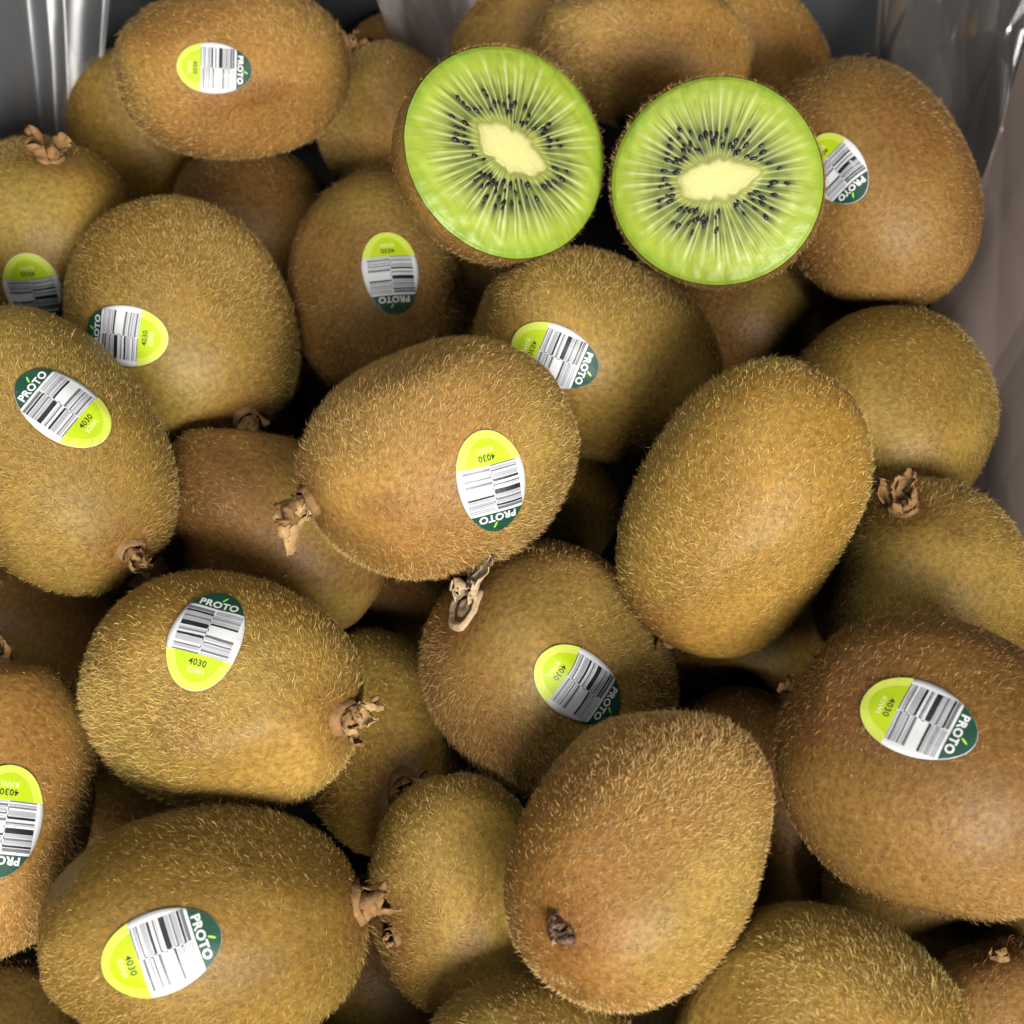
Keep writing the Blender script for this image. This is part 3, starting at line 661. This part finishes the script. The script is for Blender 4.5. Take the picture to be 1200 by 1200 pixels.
def build_half(key, e, seed):
    lab = {'A': 'cut kiwi half, green face with slanting pale core, on the left of the pair',
           'B': 'cut kiwi half, green face with level pale core, on the right of the pair'}[key]
    root = empty('kiwi_half', lab, 'kiwi half', 'cut kiwi halves on top of the heap')
    nrm = unit(e['n']); z = -nrm; x = unit(np.array(e['x']) - z * (np.array(e['x']) @ z)); y = np.cross(z, x)
    Rm = np.c_[x, y, z]; loc = np.array(e['loc'])
    root.matrix_world = Matrix.Translation(Vector(loc)) @ Matrix(Rm.tolist()).to_4x4()
    R, L = e['R'], e['L']
    skin, P, q = build_skin(root, L, R, seed, 'tan', [], half=True)
    build_fuzz(root, Rm, loc, P, q, L, R, seed, 'tan', 6.5, None, (), half=True, keep=-.75)
    rimr = np.hypot(P[-NU:, 0], P[-NU:, 1]); rimphi = np.linspace(0, 2 * math.pi, NU, endpoint=False)
    def rim(phi): return np.interp(phi % (2 * math.pi), np.r_[rimphi, 2 * math.pi], np.r_[rimr, rimr[0]])
    rng = np.random.default_rng(seed + 4)
    # local x is image right, local y is image down on the cut face; the face looks along -z
    core_ang = {'A': math.radians(27), 'B': math.radians(-9)}[key]
    ca, cb = {'A': (.365, .19), 'B': (.375, .185)}[key]
    w1, w2, w3 = rng.uniform(0, 6.28, 3)
    def core_r(phi):
        p = phi - core_ang
        c, s = np.abs(np.cos(p)) / ca, np.abs(np.sin(p)) / cb
        r = (c ** 1.75 + s ** 1.75) ** (-1 / 1.75)
        return r * (1 + .05 * np.sin(5 * p + w1) + .045 * np.sin(9 * p + w2) + .03 * np.sin(15 * p + w3))
    nt, nr = 480, 110
    phi = np.linspace(0, 2 * math.pi, nt, endpoint=False)
    rho = np.linspace(0, 1, nr)
    RR, PP = np.meshgrid(rho, phi, indexing='ij')
    rc = core_r(PP); t = (RR - rc) / (1 - rc)
    # colour of the flesh itself: outer wall, pale rays, darker seed chambers, pale core
    nray = 54
    rays = np.sort((np.arange(nray) + rng.uniform(-.28, .28, nray)) / nray * 2 * math.pi)
    rstr = rng.uniform(.45, 1.0, nray); rlen = rng.uniform(.72, 1.0, nray)
    dphi = np.abs((phi[:, None] - rays[None] + math.pi) % (2 * math.pi) - math.pi)
    near = dphi.argmin(1); dm = dphi.min(1)
    ray = np.zeros_like(RR)
    for i in range(nt):
        wv = .012 + .008 * rho
        ray[:, i] = np.exp(-(dm[i] / wv) ** 2) * rstr[near[i]] * (1 - sm(t[:, i], rlen[near[i]] - .25, rlen[near[i]]))
    ray *= sm(t, -.02, .10)
    XY = np.stack([RR * np.cos(PP), RR * np.sin(PP), np.zeros_like(RR)], -1).reshape(-1, 3)
    n1 = waves(XY, rng, 10, 6, 14).reshape(RR.shape); n2 = waves(XY, rng, 14, 25, 60).reshape(RR.shape)
    ring = np.sin(PP * nray / 1.0 + 3 * n1) * .5 + .5
    outer = np.array((.268, .338, .036)); edge = np.array((.165, .255, .021)); mid = np.array((.325, .385, .062))
    chamber = np.array((.062, .084, .022)); inner = np.array((.165, .172, .040)); rayc = np.array((.45, .50, .20)); corec = np.array((.50, .485, .20))
    def mixc(a, b, f): return a + (b - a) * f[..., None]
    C = mixc(np.broadcast_to(mid, RR.shape + (3,)), outer, sm(t, .5, .8))
    C = mixc(C, edge, sm(t, .76, 1.0) * (.75 + .3 * n1))
    ch = sm(t, .04, .16) * (1 - sm(t, .34 + .10 * n1, .72 + .12 * n1))
    st_ = sum(np.sin(k * PP + rng.uniform(0, 6.28)) for k in rng.integers(40, 150, 8)) / 3
    ch = sm(t, .04, .16) * (1 - sm(t, .32 + .14 * st_ + .06 * n1, .84 + .10 * st_))
    C = mixc(C, chamber, ch * np.clip(.82 + .15 * n2, 0, 1))
    seeds = []
    for i in range(nray):
        a0, a1 = rays[i], rays[(i + 1) % nray] + (2 * math.pi if i == nray - 1 else 0)
        for j in range(rng.choice([0, 1, 2, 3], p=[.12, .34, .38, .16])):
            a = a0 + (a1 - a0) * rng.uniform(.25, .75)
            seeds.append((a, float(np.clip(.17 + .11 * j + rng.uniform(-.06, .10) + .05 * math.sin(3 * a + w1), .10, .50)), rng.uniform(.52, .84)))
    halo = np.zeros_like(RR)                                  # dark seed coats glimpsed through the flesh round each seed
    for a, tt, sc in seeds:
        da = ((PP - a + math.pi) % (2 * math.pi) - math.pi) * RR
        halo = np.maximum(halo, np.exp(-(da / .036) ** 2 - ((t - tt - .02) / .10) ** 2))
    C = mixc(C, np.array((.022, .026, .012)), halo * .80)
    C = mixc(C, inner, (1 - sm(t, .02, .17)) * .85)
    C = mixc(C, rayc, np.clip(ray * .80, 0, 1))
    C = mixc(C, corec, 1 - sm(t, -.06, .03))
    C = C * (1 + .06 * n1 + .06 * n2 + .05 * st_)[..., None]
    rr = RR * rim(PP) * .993
    zdome = -.0016 * (1 - RR ** 4) - .00025 * np.exp(-(t / .12) ** 2) + .00008 * n2 - .0003 + .0003 * sm(RR, .96, 1.0)
    V = np.stack([rr * np.cos(PP), rr * np.sin(PP), zdome], -1).reshape(-1, 3)
    fl = link('flesh', mesh_np('flesh', V, quads=grid_quads(nr, nt, True), tint=np.clip(C.reshape(-1, 3), 0, .95)), M['flesh'], root)
    # pale core, a low cushion standing a little proud
    nc_, nk = 90, 14
    pc = np.linspace(0, 2 * math.pi, nc_, endpoint=False); rows = []
    tints = []
    for f in np.linspace(0, 1, nk):
        r = core_r(pc) * f * 1.05 * rim(pc) * .993
        rows.append(np.stack([r * np.cos(pc), r * np.sin(pc), np.full(nc_, -.00215 - .00012 * (1 - f * f) + (.0003 if f == 1 else 0))], -1))
        tints.append(np.broadcast_to(corec * (1 - .12 * f ** 3) * rng.uniform(.94, 1.05, (nc_, 1)) + (inner * 1.3 - corec) * .65 * (f ** 9), (nc_, 3)))
    link('core', mesh_np('core', np.vstack(rows), quads=grid_quads(nk, nc_, True), tint=np.clip(np.vstack(tints), 0.01, 1)), M['flesh'], root)
    # seeds: one shared drop-shaped mesh
    sv = []; ns, nw = 8, 9
    for i in range(ns):
        a = math.pi * i / (ns - 1)
        for j in range(nw):
            b = 2 * math.pi * j / nw
            r = math.sin(a) * (1 - .25 * math.cos(a))
            sv.append((math.cos(a) * .00115, r * math.cos(b) * .00062, r * math.sin(b) * .00045))
    sme = mesh_np('seed', sv, quads=grid_quads(ns, nw, True)); sme.materials.append(M['seed'])
    for a, tt, sc in seeds:
        rc_ = float(core_r(np.array(a))); r = (rc_ + tt * (1 - rc_)); rad = r * float(rim(np.array(a))) * .993
        o = link('seed', sme, None, fl)
        o.location = (rad * math.cos(a), rad * math.sin(a), -.00190 * (1 - r ** 4) - .00012 + rng.uniform(0, .00026))
        o.rotation_euler = (rng.uniform(-.2, .2), rng.uniform(-.15, .15), a + math.pi + rng.normal(0, .22))
        o.scale = (sc, sc * rng.uniform(.8, 1.1), sc)
    return root

# ------------------------------------------------------------------ setting: counter, box, liner
def slab(name, x0, x1, y0, y1, z0, z1, mat, parent=None):
    v = [(x, y, z) for z in (z0, z1) for y in (y0, y1) for x in (x0, x1)]
    q = [(0, 2, 3, 1), (4, 5, 7, 6), (0, 1, 5, 4), (2, 6, 7, 3), (0, 4, 6, 2), (1, 3, 7, 5)]
    return link(name, mesh_np(name, v, quads=q, smooth=False), mat, parent)
c = slab('counter', -1.2, 1.2, -1.2, 1.2, -.120, -.080, M['counter']); c['kind'] = 'structure'
c['label'] = 'dark counter under the fruit box'
box = empty('fruit_box', 'dark fruit box behind the clear plastic lining', 'box')
X0, X1, Y0, Y1, ZB, ZT, TH = -.150, .138, -.165, .186, -.075, .045, .005
slab('base', X0, X1, Y0, Y1, ZB - .004, ZB, M['card'], box)
slab('side_panel', X0 - TH, X0, Y0, Y1, ZB - .004, ZT, M['card'], box)
slab('side_panel', X1, X1 + TH, Y0, Y1, ZB - .004, ZT, M['card'], box)
slab('end_panel', X0 - TH, X1 + TH, Y1, Y1 + TH, ZB - .004, ZT, M['card'], box)
slab('end_panel', X0 - TH, X1 + TH, Y0 - TH, Y0, ZB - .004, ZT, M['card'], box)

liner = empty('plastic_liner', 'crumpled clear plastic liner standing up round the kiwis', 'liner')
def crease(U, rng, n, f0, f1):
    s = np.zeros(len(U))
    for _ in range(n):
        k = unit(rng.normal(size=2)) * rng.uniform(f0, f1)
        s += np.arcsin(np.sin(U @ k + rng.uniform(0, 6.28))) / 1.5708 * rng.uniform(.4, 1)
    return s / n
def film(name, pts, nr, nc, folds, amp, camp, seed, mat='film', cf=(4, 13)):
    """pts: two rows of 3-D corner points (upper edge, lower edge) joined into a pleated, creased sheet"""
    rng = np.random.default_rng(seed)
    top, bot = [np.array(r, float) for r in pts]
    def along(row, f):
        d = np.r_[0, np.cumsum(np.linalg.norm(np.diff(row, axis=0), axis=1))]; d /= d[-1]
        # rounded corners: average over a short window
        out = 0
        for w in np.linspace(-.035, .035, 7):
            g = np.clip(f + w, 0, 1); out = out + np.stack([np.interp(g, d, row[:, i]) for i in range(3)], -1)
        return out / 7
    f = np.linspace(0, 1, nc)
    T, Bm = along(top, f), along(bot, f)
    v = np.linspace(0, 1, nr)[:, None, None]
    G = T[None] * (1 - v) + Bm[None] * v
    du = np.gradient(G, axis=1); dv = np.gradient(G, axis=0)
    nn = unit(np.cross(du, dv))
    ff = f[None, :] * np.ones((nr, 1)); vv = v[:, :, 0] * np.ones((1, nc))
    pl = np.zeros((nr, nc))
    for _ in range(5):
        k = folds * rng.uniform(.5, 1.6); ph_ = rng.uniform(0, 6.28)
        pl += (1 - 2 * np.abs(np.sin(k * 3.14 * (ff + .05 * (vv - .5) * rng.normal()) + ph_)) ** .8) * rng.uniform(.3, 1)
    pl *= amp / 2.2 * (.35 + .65 * (1 - vv))
    asp = np.linalg.norm(np.diff(top, axis=0), axis=1).sum() / max(np.linalg.norm(top[0] - bot[0]), 1e-6)
    cr = crease(np.stack([ff.ravel() * asp, vv.ravel()], -1), rng, 6, *cf).reshape(nr, nc) * camp
    G = G + nn * (pl + cr)[..., None]
    return link(name, mesh_np(name, G.reshape(-1, 3), quads=grid_quads(nr, nc)), M[mat], liner)
film('film_sheet', ([(-.148, -.10, .055), (-.148, .176, .060), (.134, .178, .060), (.136, -.10, .055)],
                    [(-.137, -.10, -.055), (-.135, .165, -.050), (.118, .166, -.050), (.124, -.10, -.055)]), 70, 460, 9, .006, .006, 3)
film('film_flap', ([(-.148, .140, .050), (-.096, .178, .045)], [(-.137, .092, -.020), (-.112, .120, -.022)]), 70, 100, 1.6, .007, .005, 8, 'film', (2, 7))
film('film_flap', ([(-.048, .172, .030), (.010, .172, .030)], [(-.030, .138, -.006), (-.006, .135, -.006)]), 40, 60, 1, .003, .003, 12, 'film_mauve')
film('film_flap', ([(.096, .182, .040), (.134, .150, .055)], [(.098, .128, -.032), (.118, .084, -.032)]), 140, 150, 1.0, .004, .013, 15, 'film_grey', (6, 22))
film('film_flap', ([(.122, .110, .040), (.124, -.035, .040)], [(.1040, .066, -.030), (.112, -.030, -.035)]), 80, 160, 1, .002, .005, 21, 'film_milky', (2.5, 8))


# ------------------------------------------------------------------ build the heap
for i, (k, e) in enumerate(LAYOUT.items()):
    build_kiwi(k, e, 100 + 17 * i)
for i, (k, e) in enumerate(HALVES.items()):
    build_half(k, e, 900 + 31 * i)
bpy.context.view_layer.update()
